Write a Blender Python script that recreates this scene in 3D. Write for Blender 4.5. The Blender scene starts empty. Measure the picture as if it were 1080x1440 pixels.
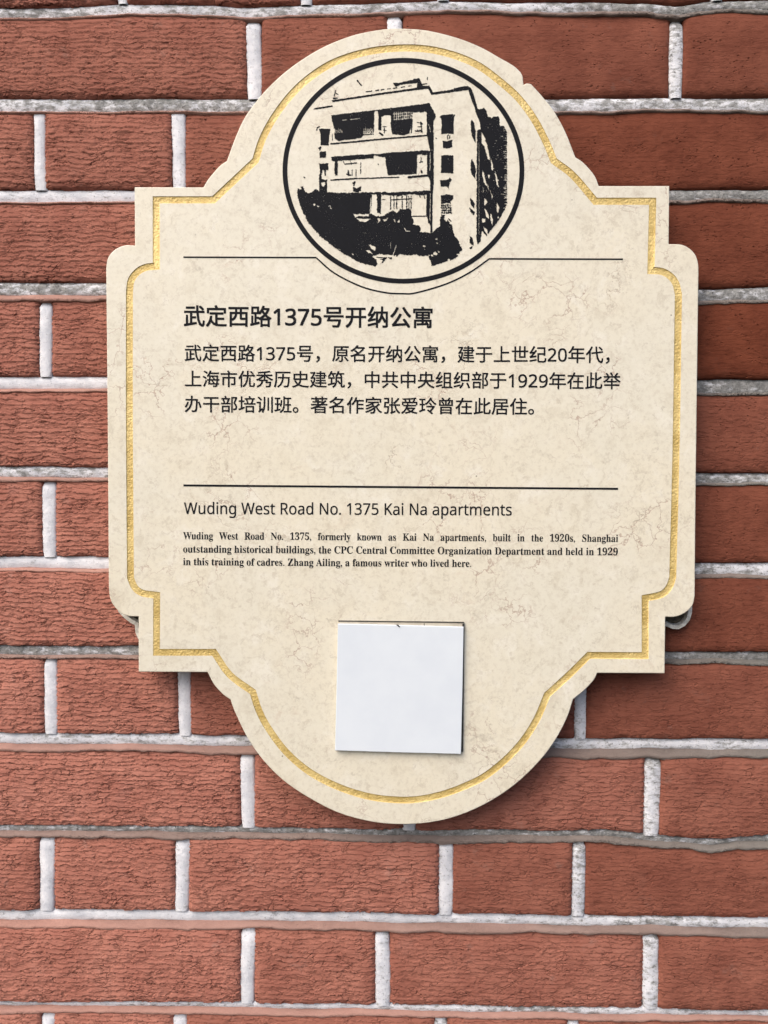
import bpy, bmesh, math, random
import numpy as np
from mathutils import Vector, Matrix
from mathutils.geometry import tessellate_polygon

S = bpy.context.scene
COL = S.collection
random.seed(5)
RNG = np.random.default_rng(11)

# ------------------------------------------------------------------ camera
FPX = 1150.0                                   # focal length in pixels of a 1080 x 1440 picture
RX, RY, RZ = -0.0394718, -0.01605287, -0.00805221
DIST = 0.748757                                # camera to brick faces
EYE = 1.50                                     # eye height


def rot(a, b, c):
    ca, sa, cb, sb, cc, sc = math.cos(a), math.sin(a), math.cos(b), math.sin(b), math.cos(c), math.sin(c)
    X = np.array([[1, 0, 0], [0, ca, -sa], [0, sa, ca]])
    Y = np.array([[cb, 0, sb], [0, 1, 0], [-sb, 0, cb]])
    Z = np.array([[cc, -sc, 0], [sc, cc, 0], [0, 0, 1]])
    return Z @ Y @ X


MR = rot(RX, RY, RZ)


def P(px, py, dep=0.0):
    """survey point of the photograph -> (x, z) on a vertical plane dep metres in front of the brick faces"""
    d = MR @ np.array([(px - 540) / FPX, (py - 720) / FPX, 1.0])
    t = (DIST - dep) / d[2]
    return (float(d[0] * t), float(EYE - d[1] * t))


cam = bpy.data.cameras.new('camera')
cam.sensor_width = 36
cam.lens = FPX / 1440 * 36
cam.clip_start = 0.02
cam.clip_end = 200
camo = bpy.data.objects.new('camera', cam)
COL.objects.link(camo)
W = np.array([[1, 0, 0], [0, 0, 1], [0, -1, 0]])          # (x, down, into wall) -> Blender
ax = W @ MR @ np.array([1, 0, 0]); ay = W @ MR @ np.array([0, -1, 0]); az = W @ MR @ np.array([0, 0, -1])
m = Matrix(((ax[0], ay[0], az[0], 0), (ax[1], ay[1], az[1], -DIST), (ax[2], ay[2], az[2], EYE), (0, 0, 0, 1)))
camo.matrix_world = m
S.camera = camo

# ------------------------------------------------------------------ light
SUN_EL, SUN_ROT = math.radians(47), math.radians(220)
world = bpy.data.worlds.new('World')
S.world = world
world.use_nodes = True
wn = world.node_tree
bg = wn.nodes['Background']
sky = wn.nodes.new('ShaderNodeTexSky')
sky.sky_type = 'NISHITA'
sky.sun_disc = False
sky.sun_elevation = SUN_EL
sky.sun_rotation = SUN_ROT
sky.air_density = 1.0
sky.dust_density = 5.0
sky.ozone_density = 1.0
wn.links.new(sky.outputs[0], bg.inputs[0])
bg.inputs[1].default_value = 0.148
sun = bpy.data.lights.new('sun', 'SUN')
sun.energy = 1.12
sun.angle = math.radians(55)
sun.color = (1.0, 0.94, 0.83)
suno = bpy.data.objects.new('sun', sun)
COL.objects.link(suno)
sd = Vector((math.sin(SUN_ROT) * math.cos(SUN_EL), math.cos(SUN_ROT) * math.cos(SUN_EL), math.sin(SUN_EL)))
suno.rotation_euler = sd.to_track_quat('Z', 'Y').to_euler()
suno.location = sd * 5
S.view_settings.view_transform = 'Standard'
S.view_settings.look = 'None'
S.view_settings.exposure = 0.48
S.view_settings.gamma = 1
S.render.engine = 'CYCLES'
try:
    S.cycles.max_bounces = 5
    S.cycles.diffuse_bounces = 3
    S.cycles.glossy_bounces = 2
    S.cycles.feature_set = 'EXPERIMENTAL'
    S.cycles.dicing_rate = 1.0
    S.cycles.preview_dicing_rate = 1.0
    S.cycles.offscreen_dicing_scale = 12
    S.cycles.max_subdivisions = 9
except Exception:
    pass


# ------------------------------------------------------------------ node helper
class NT:
    def __init__(self, name):
        self.m = bpy.data.materials.new(name)
        self.m.use_nodes = True
        self.t = self.m.node_tree
        self.b = self.t.nodes['Principled BSDF']
        self.out = self.t.nodes['Material Output']

    def n(self, typ, ins=None, **kw):
        nd = self.t.nodes.new(typ)
        for k, v in kw.items():
            setattr(nd, k, v)
        for k, v in (ins or {}).items():
            s = nd.inputs[k]
            if isinstance(v, bpy.types.NodeSocket):
                self.t.links.new(v, s)
            else:
                s.default_value = v
        return nd

    def math(self, op, a, b=0.0, c=0.0, clamp=False):
        nd = self.n('ShaderNodeMath', {0: a, 1: b, 2: c}, operation=op, use_clamp=clamp)
        return nd.outputs[0]

    def vmath(self, op, a, b):
        return self.n('ShaderNodeVectorMath', {0: a, 1: b}, operation=op).outputs[0]

    def noise(self, v, scale, detail=2.0, rough=0.5, dist=0.0):
        return self.n('ShaderNodeTexNoise', {'Vector': v, 'Scale': scale, 'Detail': detail, 'Roughness': rough, 'Distortion': dist})

    def mapr(self, v, a, b, c=0.0, d=1.0, smooth=True):
        nd = self.n('ShaderNodeMapRange', {'Value': v, 'From Min': a, 'From Max': b, 'To Min': c, 'To Max': d})
        nd.interpolation_type = 'SMOOTHSTEP' if smooth else 'LINEAR'
        nd.clamp = True
        return nd.outputs[0]

    def mix(self, f, a, b, mode='MIX'):
        nd = self.n('ShaderNodeMix', data_type='RGBA', blend_type=mode)
        nd.clamp_factor = True
        for s, v in ((nd.inputs[0], f), (nd.inputs[6], a), (nd.inputs[7], b)):
            if isinstance(v, bpy.types.NodeSocket):
                self.t.links.new(v, s)
            else:
                s.default_value = v
        return nd.outputs[2]

    def attr(self, name):
        return self.n('ShaderNodeAttribute', attribute_name=name).outputs['Fac']

    def pos(self):
        return self.n('ShaderNodeNewGeometry').outputs['Position']

    def set(self, **kw):
        for k, v in kw.items():
            s = self.b.inputs[k.replace('_', ' ')]
            if isinstance(v, bpy.types.NodeSocket):
                self.t.links.new(v, s)
            else:
                s.default_value = v

    def bump(self, h, dist, strength=1.0):
        nd = self.n('ShaderNodeBump', {'Height': h, 'Distance': dist, 'Strength': strength})
        self.t.links.new(nd.outputs[0], self.b.inputs['Normal'])

    def displace(self, h, scale):
        nd = self.n('ShaderNodeDisplacement', {'Height': h, 'Midlevel': 0.0, 'Scale': scale})
        self.t.links.new(nd.outputs[0], self.out.inputs['Displacement'])
        self.m.displacement_method = 'BOTH'


def c4(r, g, b):
    return (r, g, b, 1.0)


def srgb(r, g, b, k=1.0):
    f = lambda u: ((u / 255 + 0.055) / 1.055) ** 2.4 if u > 10 else u / 255 / 12.92
    return (f(r) * k, f(g) * k, f(b) * k, 1.0)


# ------------------------------------------------------------------ materials
def mat_brick():
    t = NT('rustic_red_brick')
    p = t.pos()
    seed = t.attr('seed'); tone = t.attr('tone'); rough = t.attr('rough'); flat = t.attr('flat')
    off = t.n('ShaderNodeCombineXYZ', {0: t.math('MULTIPLY', seed, 3.17), 1: 0.0, 2: t.math('MULTIPLY', seed, 7.31)}).outputs[0]
    q = t.vmath('ADD', p, off)
    # warped coordinates
    w1 = t.noise(q, 38, 3, 0.6).outputs['Color']
    w1 = t.vmath('SUBTRACT', w1, (0.5, 0.5, 0.5))
    qs = t.vmath('ADD', t.vmath('MULTIPLY', q, (1.0, 1.0, 2.3)), t.vmath('MULTIPLY', w1, (0.020, 0.0, 0.014)))
    # overlapping wrinkles: saw-toothed bands broken up by noise
    wv = t.n('ShaderNodeTexWave', {'Vector': qs, 'Scale': 31.0, 'Distortion': 6.5, 'Detail': 3.0, 'Detail Scale': 1.3, 'Detail Roughness': 0.62},
             wave_type='BANDS', bands_direction='Z', wave_profile='SAW').outputs['Fac']
    qv = t.vmath('MULTIPLY', q, (1.0, 1.0, 2.0))
    brk = t.noise(qv, 95, 3, 0.6).outputs['Fac']
    brk = t.mapr(brk, 0.33, 0.54)
    big = t.noise(qv, 48, 4, 0.62).outputs['Fac']
    fine = t.noise(qv, 330, 3, 0.65).outputs['Fac']
    # short torn creases
    ce = t.n('ShaderNodeTexVoronoi', {'Vector': t.vmath('MULTIPLY', t.vmath('ADD', q, t.vmath('MULTIPLY', w1, (0.02, 0, 0.012))), (1.0, 1.0, 2.9)), 'Scale': 105.0, 'Randomness': 1.0},
             feature='DISTANCE_TO_EDGE').outputs['Distance']
    cm = t.mapr(t.noise(q, 70, 2, 0.6).outputs['Fac'], 0.48, 0.62)
    crease = t.math('MULTIPLY', t.mapr(ce, 0.0, 0.10, 1.0, 0.0), cm)
    # pits
    pv = t.n('ShaderNodeTexVoronoi', {'Vector': t.vmath('MULTIPLY', q, (1, 1, 1.7)), 'Scale': 210.0}, feature='F1').outputs['Distance']
    pm = t.mapr(t.noise(q, 45, 2, 0.5).outputs['Fac'], 0.47, 0.60)
    pit = t.math('MULTIPLY', t.mapr(pv, 0.10, 0.26, 1.0, 0.0), pm)
    inv = t.math('SUBTRACT', 1.0, wv)
    wr = t.math('MULTIPLY', inv, brk)
    # the thin torn line right under each wrinkle
    lipl = t.math('MULTIPLY', t.mapr(inv, 0.0, 0.16, 1.0, 0.0), t.mapr(brk, 0.35, 0.9))
    h = t.math('MULTIPLY', wr, 0.60)
    h = t.math('SUBTRACT', h, t.math('MULTIPLY', lipl, 0.30))
    h = t.math('SUBTRACT', h, t.math('MULTIPLY', crease, 0.34))
    h = t.math('MULTIPLY', h, rough)
    h = t.math('ADD', h, t.math('MULTIPLY', big, 0.30))
    h = t.math('ADD', h, t.math('MULTIPLY', fine, 0.12))
    h = t.math('SUBTRACT', h, t.math('MULTIPLY', pit, t.math('ADD', 0.15, t.math('MULTIPLY', tone, 0.25))))
    h = t.math('MULTIPLY', h, t.math('SUBTRACT', 1.0, t.math('MULTIPLY', flat, 0.7)))
    # colour
    n2 = t.noise(q, 26, 4, 0.6).outputs['Fac']
    n3 = t.noise(qv, 160, 3, 0.7).outputs['Fac']
    pale = t.mix(t.mapr(n2, 0.3, 0.7), BR_PALE_A, BR_PALE_B)
    deep = t.mix(t.mapr(n2, 0.3, 0.7), BR_DEEP_A, BR_DEEP_B)
    col = t.mix(tone, pale, deep)  # tone mixes real brick colour with painted light fall-off
    col = t.mix(t.mapr(n3, 0.35, 0.75, 0.0, 0.22), col, t.mix(tone, c4(0.50, 0.235, 0.175), c4(0.22, 0.062, 0.034)))
    blot = t.mapr(t.noise(q, 14, 3, 0.6).outputs['Fac'], 0.62, 0.76, 0.0, 0.30)
    col = t.mix(blot, col, t.mix(tone, c4(0.33, 0.17, 0.15), c4(0.12, 0.06, 0.04)))
    st = t.mapr(t.noise(t.vmath('ADD', q, (9, 4, 2)), 33, 5, 0.75).outputs['Fac'], 0.58, 0.72, 0.0, 0.40)
    col = t.mix(st, col, t.mix(tone, c4(0.42, 0.25, 0.21), c4(0.07, 0.045, 0.038)))
    grime_shade = t.math('MULTIPLY', crease, t.mapr(n3, 0.4, 0.7, 0.15, 0.65))  # occlusion shade plus grime painted in creases, pits and wrinkle undersides
    grime_shade = t.math('MAXIMUM', grime_shade, t.math('MULTIPLY', pit, 0.6))
    grime_shade = t.math('MAXIMUM', grime_shade, t.math('MULTIPLY', lipl, 0.62))
    col = t.mix(t.math('MULTIPLY', grime_shade, rough), col, c4(0.055, 0.024, 0.018))
    t.set(Base_Color=col, Roughness=0.92)
    t.b.inputs['Specular IOR Level'].default_value = 0.10
    t.displace(h, 0.0026)
    return t.m


BR_PALE_A = c4(0.33, 0.130, 0.098); BR_PALE_B = c4(0.41, 0.178, 0.135)
BR_DEEP_A = c4(0.086, 0.020, 0.009); BR_DEEP_B = c4(0.138, 0.036, 0.017)


def mat_mortar():
    """white-painted pointing; attributes: paint (1 white, 0 bare mortar smear), dirt_shade (grime plus painted light fall-off), warm"""
    t = NT('painted_mortar')
    p = t.pos()
    paint = t.attr('paint'); dirt_shade = t.attr('dirt_shade'); warm = t.attr('warm')
    n1 = t.noise(p, 230, 4, 0.7).outputs['Fac']
    n2 = t.noise(p, 55, 4, 0.65).outputs['Fac']
    n3 = t.noise(t.vmath('MULTIPLY', p, (1, 1, 2.2)), 120, 5, 0.75).outputs['Fac']
    white = t.mix(t.mapr(n2, 0.3, 0.7), c4(0.58, 0.60, 0.66), c4(0.80, 0.81, 0.86))
    grey = t.mix(t.mapr(n1, 0.3, 0.7), c4(0.10, 0.10, 0.095), c4(0.30, 0.30, 0.29))
    dm = t.math('ADD', t.math('MULTIPLY', dirt_shade, 0.42), 0.01)
    thr = t.math('SUBTRACT', 0.66, dm)
    mask = t.mapr(t.math('SUBTRACT', n3, thr), -0.05, 0.16)
    col = t.mix(t.math('MULTIPLY', mask, 0.9), white, grey)
    speck = t.mapr(t.noise(p, 520, 2, 0.6).outputs['Fac'], 0.62, 0.72)
    col = t.mix(t.math('MULTIPLY', speck, t.math('ADD', 0.3, dirt_shade)), col, c4(0.06, 0.06, 0.055))
    smear = t.mix(warm, t.mix(n2, c4(0.115, 0.112, 0.102), c4(0.20, 0.193, 0.18)), t.mix(n2, c4(0.36, 0.18, 0.145), c4(0.48, 0.27, 0.22)))
    edge = t.math('ADD', paint, t.math('MULTIPLY', t.math('SUBTRACT', n1, 0.5), 0.7))
    col = t.mix(t.mapr(edge, 0.38, 0.58), smear, col)
    t.set(Base_Color=col, Roughness=0.85)
    t.b.inputs['Specular IOR Level'].default_value = 0.3
    h = t.math('ADD', t.math('MULTIPLY', n1, 0.45), t.math('MULTIPLY', n3, t.math('ADD', 0.25, t.math('MULTIPLY', dirt_shade, 1.7))))
    h = t.math('SUBTRACT', h, t.math('MULTIPLY', mask, 0.25))
    t.displace(h, 0.0015)
    return t.m


def mat_core():
    t = NT('grey_core_mortar')
    n = t.noise(t.pos(), 160, 4, 0.7).outputs['Fac']
    t.set(Base_Color=t.mix(n, c4(0.10, 0.07, 0.06), c4(0.24, 0.19, 0.17)), Roughness=0.95)
    t.bump(n, 0.002)
    return t.m


def mat_stone():
    t = NT('cream_marble')
    p = t.pos()
    w = t.vmath('SUBTRACT', t.noise(p, 22, 5, 0.65).outputs['Color'], (0.5, 0.5, 0.5))
    q = t.vmath('ADD', p, t.vmath('MULTIPLY', w, (0.055, 0.055, 0.055)))
    n0 = t.noise(q, 9, 4, 0.6).outputs['Fac']
    n1 = t.noise(q, 42, 5, 0.65).outputs['Fac']
    n2 = t.noise(p, 260, 4, 0.7).outputs['Fac']
    col = t.mix(t.mapr(n0, 0.35, 0.65), c4(0.775, 0.725, 0.595), c4(0.755, 0.72, 0.61))
    col = t.mix(t.mapr(n1, 0.50, 0.72, 0, 0.7), col, c4(0.83, 0.80, 0.71))
    col = t.mix(t.mapr(n1, 0.30, 0.46, 0.38, 0.0), col, c4(0.56, 0.50, 0.39))
    col = t.mix(t.mapr(n2, 0.46, 0.70, 0, 0.34), col, c4(0.53, 0.475, 0.375))
    # veins
    def vein(scale, wid, gate_scale, g0, g1, seed, amp, colour, base):
        qq = t.vmath('ADD', t.vmath('ADD', p, (seed, seed * 0.7, seed * 1.3)), t.vmath('MULTIPLY', w, (amp, amp, amp)))
        e = t.n('ShaderNodeTexVoronoi', {'Vector': qq, 'Scale': scale}, feature='DISTANCE_TO_EDGE').outputs['Distance']
        g = t.mapr(t.noise(t.vmath('ADD', p, (seed * 2, 0, seed)), gate_scale, 3, 0.6).outputs['Fac'], g0, g1)
        k = t.math('MULTIPLY', t.mapr(e, 0.0, wid, 1.0, 0.0), g)
        return t.mix(k, base, colour), k
    col, k1 = vein(24, 0.022, 10, 0.54, 0.76, 3.3, 0.09, c4(0.46, 0.38, 0.30), col)
    col, k2 = vein(58, 0.035, 16, 0.52, 0.68, 8.1, 0.05, c4(0.47, 0.36, 0.29), col)
    # faint pinkish and grey stains
    fl = t.mapr(t.noise(t.vmath('ADD', q, (1, 7, 3)), 115, 5, 0.72).outputs['Fac'], 0.52, 0.67, 0, 0.42)
    col = t.mix(fl, col, c4(0.50, 0.44, 0.345))
    st = t.mapr(t.noise(q, 30, 4, 0.7).outputs['Fac'], 0.62, 0.76, 0, 0.34)
    col = t.mix(st, col, c4(0.56, 0.43, 0.32))
    st2 = t.mapr(t.noise(t.vmath('ADD', q, (5, 2, 1)), 55, 5, 0.75).outputs['Fac'], 0.60, 0.72, 0, 0.5)
    col = t.mix(st2, col, c4(0.40, 0.35, 0.28))
    # sparse dark grit and small drilled-out pits
    sv = t.n('ShaderNodeTexVoronoi', {'Vector': p, 'Scale': 75.0}, feature='F1')
    sg = t.mapr(t.noise(p, 31, 2, 0.5).outputs['Fac'], 0.60, 0.66)
    col = t.mix(t.math('MULTIPLY', t.mapr(sv.outputs['Distance'], 0.03, 0.075, 0.8, 0.0), sg), col, c4(0.16, 0.13, 0.10))
    t.set(Base_Color=col, Roughness=t.mapr(n1, 0.3, 0.7, 0.30, 0.42))
    t.b.inputs['Specular IOR Level'].default_value = 0.55
    h = t.math('SUBTRACT', t.math('MULTIPLY', n2, 0.4), t.math('ADD', k1, t.math('MULTIPLY', k2, 0.5)))
    t.bump(h, 0.00035, 0.6)
    return t.m


def mat_gold():
    t = NT('gold_paint')
    p = t.pos()
    n = t.noise(p, 420, 3, 0.6).outputs['Fac']
    n2 = t.noise(p, 60, 3, 0.6).outputs['Fac']
    v = t.n('ShaderNodeTexVoronoi', {'Vector': p, 'Scale': 520.0}, feature='F1').outputs['Distance']
    col = t.mix(t.mapr(n2, 0.35, 0.65), c4(0.58, 0.42, 0.14), c4(0.73, 0.56, 0.23))
    sp = t.mapr(t.noise(t.vmath('ADD', p, (2, 1, 4)), 210, 4, 0.75).outputs['Fac'], 0.68, 0.74)
    col = t.mix(t.math('MULTIPLY', sp, 0.8), col, c4(0.16, 0.12, 0.05))
    t.set(Base_Color=col, Metallic=0.15, Roughness=0.5)
    t.bump(t.math('ADD', n, t.math('MULTIPLY', v, 0.6)), 0.0007, 0.9)
    return t.m


def mat_ink(name='black_lettering_paint', c=(0.006, 0.0065, 0.009)):
    t = NT(name)
    n = t.noise(t.pos(), 700, 2, 0.6).outputs['Fac']
    t.set(Base_Color=t.mix(n, c4(*[k * 0.8 for k in c]), c4(*[k * 1.9 for k in c])), Roughness=0.6)
    t.b.inputs['Specular IOR Level'].default_value = 0.12
    t.bump(n, 0.0002, 0.5)
    return t.m


def mat_simple(name, a, b, scale, rough, bump=0.0, spec=0.5):
    t = NT(name)
    n = t.noise(t.pos(), scale, 4, 0.6).outputs['Fac']
    t.set(Base_Color=t.mix(t.mapr(n, 0.3, 0.7), c4(*a), c4(*b)), Roughness=rough)
    t.b.inputs['Specular IOR Level'].default_value = spec
    if bump:
        t.bump(n, bump)
    return t.m


M_BRICK = mat_brick(); M_MORTAR = mat_mortar(); M_CORE = mat_core(); M_STONE = mat_stone()
M_GOLD = mat_gold(); M_INK = mat_ink()
M_SHEET = mat_simple('pale_blue_white_plastic', (0.70, 0.76, 0.84), (0.75, 0.81, 0.88), 18, 0.35)
M_BACK = mat_simple('clear_edge_board', (0.42, 0.38, 0.31), (0.55, 0.50, 0.41), 90, 0.35)
M_DARK = mat_simple('black_adhesive', (0.012, 0.011, 0.010), (0.045, 0.04, 0.035), 300, 0.6, 0.001)
M_RIM = mat_simple('chipped_white_stone', (0.5, 0.48, 0.43), (0.8, 0.78, 0.72), 260, 0.7, 0.0015)
M_HOLLOW = mat_simple('dirty_glue_bed', (0.02, 0.018, 0.014), (0.10, 0.085, 0.06), 200, 0.9, 0.004)


# ------------------------------------------------------------------ object helpers
def link(name, verts, faces, mat, parent=None, attrs=None, smooth=False):
    me = bpy.data.meshes.new(name)
    me.from_pydata([tuple(v) for v in verts], [], [tuple(f) for f in faces])
    me.validate()
    if mat:
        me.materials.append(mat)
    for k, vals in (attrs or {}).items():
        a = me.attributes.new(k, 'FLOAT', 'POINT')
        a.data.foreach_set('value', np.asarray(vals, dtype=np.float32))
    if smooth:
        me.shade_smooth()
    o = bpy.data.objects.new(name, me)
    COL.objects.link(o)
    if parent:
        o.parent = parent
    return o


def thing(name, label, cat, loc):
    o = bpy.data.objects.new(name, None)
    o.empty_display_size = 0.05
    COL.objects.link(o)
    o.location = loc
    o['label'] = label
    o['category'] = cat
    return o


def keep_world(parent, objs):
    inv = Matrix.Translation(-parent.location)
    for o in objs:
        o.matrix_parent_inverse = inv


def micro(o, rate=1.0):
    md = o.modifiers.new('dicing', 'SUBSURF')
    md.subdivision_type = 'SIMPLE'
    md.levels = 0
    md.render_levels = 1
    try:
        o.cycles.use_adaptive_subdivision = True
        o.cycles.dicing_rate = rate
    except Exception:
        pass


# ------------------------------------------------------------------ the brick wall
WALL_ORIGIN = Vector((0.0, 0.0, P(540, 1425)[1]))
wall = thing('brick_wall', 'wall of rough red-brown wrinkled bricks with white-painted mortar joints behind the stone plaque', 'brick wall', WALL_ORIGIN)

# surveyed bed joints: centre points, white thickness (left, right), bare smear below (left, right), grime plus painted light fall-off (left, right), warmth of smear (left, right)
BEDS = {
    -1: ([(-120, -112), (540, -118), (1200, -124)], 18, 14, 3, 6, .3, .5, 1, 0),
    0: ([(-40, 17), (90, 16), (180, 11), (300, 12), (360, 15), (470, 11), (560, 7), (640, 5), (720, 8), (850, 6), (915, 9), (955, 13), (1000, 5), (1080, 4), (1200, 3)], 17, 11, 1, 9, .35, .7, 1, 0),
    1: ([(-40, 147), (300, 147), (780, 147), (900, 144), (1080, 145), (1200, 145)], 20, 17, 1, 4, .55, .62, 1, .1),
    2: ([(-40, 275), (180, 274), (560, 273), (950, 273), (1080, 273), (1200, 272)], 18, 13, 2, 5, .1, .85, 1, .1),
    3: ([(-40, 405), (150, 405), (560, 409), (1000, 414), (1080, 411), (1200, 412)], 17, 17, 10, 5, .6, .7, .9, .05),
    4: ([(-40, 537), (150, 537), (560, 540), (990, 542.5), (1080, 542), (1200, 542)], 17, 18, 7, 3, .05, .85, 1, 0),
    5: ([(-40, 662), (150, 664), (560, 668), (990, 672), (1080, 672), (1200, 673)], 15, 14, 7, 4, .55, .7, .8, 0),
    6: ([(-40, 790), (150, 791), (560, 795), (985, 799.5), (1080, 800), (1200, 801)], 17, 17, 5, 5, .12, .55, 1, .1),
    7: ([(-40, 914), (190, 915), (560, 918), (940, 922), (1080, 923), (1200, 924)], 14, 11, 4, 7, .78, .9, .5, 0),
    8: ([(-40, 1038), (200, 1040), (340, 1042), (780, 1046), (1080, 1047), (1200, 1048)], 16, 15, 10, 14, .35, .45, .8, .05),
    9: ([(-40, 1164), (360, 1167.5), (530, 1171), (700, 1172), (860, 1172), (930, 1180), (1000, 1186), (1040, 1180), (1080, 1179), (1200, 1181)], 9, 9, 8, 9, .6, .85, .4, .05),
    10: ([(-40, 1287), (360, 1289), (720, 1294), (1080, 1299), (1200, 1301)], 16, 15, 11, 12, .08, .25, .95, .2),
    11: ([(-40, 1412), (200, 1413), (360, 1415), (720, 1421), (1080, 1426), (1200, 1428)], 8, 11, 9, 6, .4, .3, .9, .7),
    12: ([(-40, 1538), (1200, 1553)], 14, 14, 8, 8, .3, .3, .9, .5),
}


def to_curve(pts):
    q = [P(a, b) for a, b in pts]
    xs = np.array([a[0] for a in q]); zs = np.array([a[1] for a in q])
    def f(x):
        s = np.interp(x, xs, zs)
        # extend with the end slope
        sl = (zs[1] - zs[0]) / (xs[1] - xs[0]); sr = (zs[-1] - zs[-2]) / (xs[-1] - xs[-2])
        s = np.where(x < xs[0], zs[0] + (x - xs[0]) * sl * 0.3, s)
        return np.where(x > xs[-1], zs[-1] + (x - xs[-1]) * sr * 0.3, s)
    return f


PX = 0.000652                                    # metres per photograph pixel on the wall
bed = {}
for k, v in BEDS.items():
    bed[k] = (to_curve(v[0]),) + tuple(v[1:])
for k in range(-4, -1):
    bed[k] = ((lambda d: (lambda x: bed[-1][0](x) + d))((-1 - k) * 0.0833),) + (16, 15, 4, 6, .3, .5, 1, .2)
for k in range(13, 15):
    bed[k] = ((lambda d: (lambda x: bed[12][0](x) - d))((k - 12) * 0.0833),) + (14, 14, 8, 8, .3, .3, .9, .5)

XL, XR = -0.78, 0.78


def lr(x, a, b):
    f = np.clip((x + 0.36) / 0.72, 0, 1)
    return a + (b - a) * f


def wob(x, seed, amp, f0=14.0):
    r = np.random.default_rng(seed)
    s = np.zeros_like(np.asarray(x, float))
    for i in range(5):
        s = s + np.sin(np.asarray(x) * f0 * (1.9 ** i) * (1 + .2 * r.random()) + r.random() * 7) / (1.35 ** i)
    return s * amp / 2.2


def bed_top(k, x):
    c, tl, tr = bed[k][:3]
    return c(x) + lr(x, tl, tr) * 0.5 * PX + wob(x, 100 + k, 0.0004 + 0.0005 * lr(x, 0, 1), 30)


def bed_bot(k, x):
    c, tl, tr = bed[k][:3]
    return c(x) - lr(x, tl, tr) * 0.5 * PX + wob(x, 200 + k, 0.0005 + 0.0006 * lr(x, 0, 1), 34)


wall_parts = []
# bed joints
for k in sorted(bed):
    c, tl, tr, ll, lrr, dl, dr, wl, wr_ = bed[k]
    xs = np.arange(XL, XR + 1e-6, 0.006)
    xs = xs + RNG.uniform(-.0015, .0015, len(xs))
    top = bed_top(k, xs); bot = bed_bot(k, xs)
    lip = lr(xs, ll, lrr) * .85 * PX * (1 + wob(xs, 300 + k, .28, 20))
    lip = lip + wob(xs, 350 + k, .0005, 150) * np.clip(lip / .003, 0, 1)
    lip = np.maximum(lip, 0.0004)
    dirt_shade = np.clip(lr(xs, dl, dr) + wob(xs, 400 + k, .22, 9), 0, 1)  # grime, with the light fall-off across the wall painted in
    warm = lr(xs, wl, wr_)
    rows = [
        (top + 0.006, 0.012, 1.0), (top + 0.0004, 0.0072, 1.0), (top - 0.0012, 0.0042, 1.0), ((top * .6 + bot * .4), 0.0030, 1.0),
        (bot + 0.0014, 0.0034, 1.0), (bot, 0.0042, 0.75), (bot - 0.0005, 0.0044, 0.0), (bot - lip * .7, 0.0006 - .0013 * np.clip(lip / .006, 0, 1), 0.0), (bot - lip, -.0009 * np.clip(lip / .006, 0, 1), 0.0), (bot - lip - 0.0012, 0.006, 0.0)]
    V = []; A = {'paint': [], 'dirt_shade': [], 'warm': []}
    for j, (z, y, pt) in enumerate(rows):
        yy = y + wob(xs, 500 + k * 13 + j, 0.0004, 40)
        for i in range(len(xs)):
            V.append((xs[i], yy[i], z[i] - WALL_ORIGIN.z))
            A['paint'].append(pt); A['dirt_shade'].append(dirt_shade[i]); A['warm'].append(warm[i])
    n = len(xs); F = []
    for j in range(len(rows) - 1):
        for i in range(n - 1):
            a = j * n + i
            F.append((a, a + n, a + n + 1, a + 1))
    o = link('bed_joint', V, F, M_MORTAR, wall, A, True)
    micro(o)

# surveyed head joints per course (course k lies between bed k-1 and bed k); pixels: x, y, width
HEADS = {
    0: [(-215, 5, 15), (170, 5, 14), (430, 5, 15), (623, 5, 15), (1010, 5, 15), (1200, 5, 15)],
    1: [(-245, 75, 18), (-40, 75, 18), (357, 75, 20), (556, 30, 20), (952, 75, 16), (1150, 75, 17)],
    2: [(55, 210, 16), (250.5, 210, 18), (630, 210, 17), (772, 210, 17), (1150, 210, 17)],
    3: [(-33, 340, 17), (353, 340, 17), (548, 340, 17), (926, 340, 16), (1140, 340, 17)],
    4: [(63, 470, 17), (257, 470, 17), (629, 470, 17), (823, 470, 17), (1200, 470, 17)],
    5: [(-30, 600, 17), (351, 600, 17), (545, 600, 17), (935, 600, 17), (1131, 600, 17)],
    6: [(68, 725, 19), (258, 725, 17), (628, 725, 17), (820, 725, 17), (1195, 725, 17)],
    7: [(-30, 855, 17), (350, 855, 17), (542, 855, 17), (926, 855, 17), (1125, 855, 17)],
    8: [(70, 980, 18), (259, 980, 18), (628, 980, 17), (817, 980, 15), (1190, 980, 17)],
    9: [(-30, 1105, 17), (348, 1105, 20), (577, 1105, 18), (918, 1105, 22), (1115, 1105, 17)],
    10: [(65, 1230, 21), (256, 1230, 20), (627, 1230, 20), (814, 1230, 18), (1180, 1230, 17)],
    11: [(-30, 1355, 17), (348, 1355, 20), (538, 1355, 20), (916, 1355, 21), (1108, 1355, 17)],
    12: [(67, 1480, 19), (253, 1480, 18), (620, 1480, 18), (806, 1480, 16), (1175, 1480, 17)],
}
Pd = 0.3728
for k in (-3, -2, -1, 13, 14):
    ref = HEADS[1 if k % 2 else 2]
    HEADS[k] = [(a, None, w) for a, _, w in ref]

TONE_ROW = {}


def tone_at(x, z, k):
    """left and lower bricks are dusty salmon, upper right ones a smoother deep red; the tone also paints in light fall-off"""
    u = (x + 0.36) / 0.72
    v = (z - (EYE - 0.47)) / 0.94                  # 0 bottom, 1 top
    t = 0.04 + 0.52 * u + 0.28 * max(0, min(1, v * 1.25)) * (0.9 + .5 * u)
    return float(np.clip(t + random.uniform(-.13, .13), 0, 1))


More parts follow.
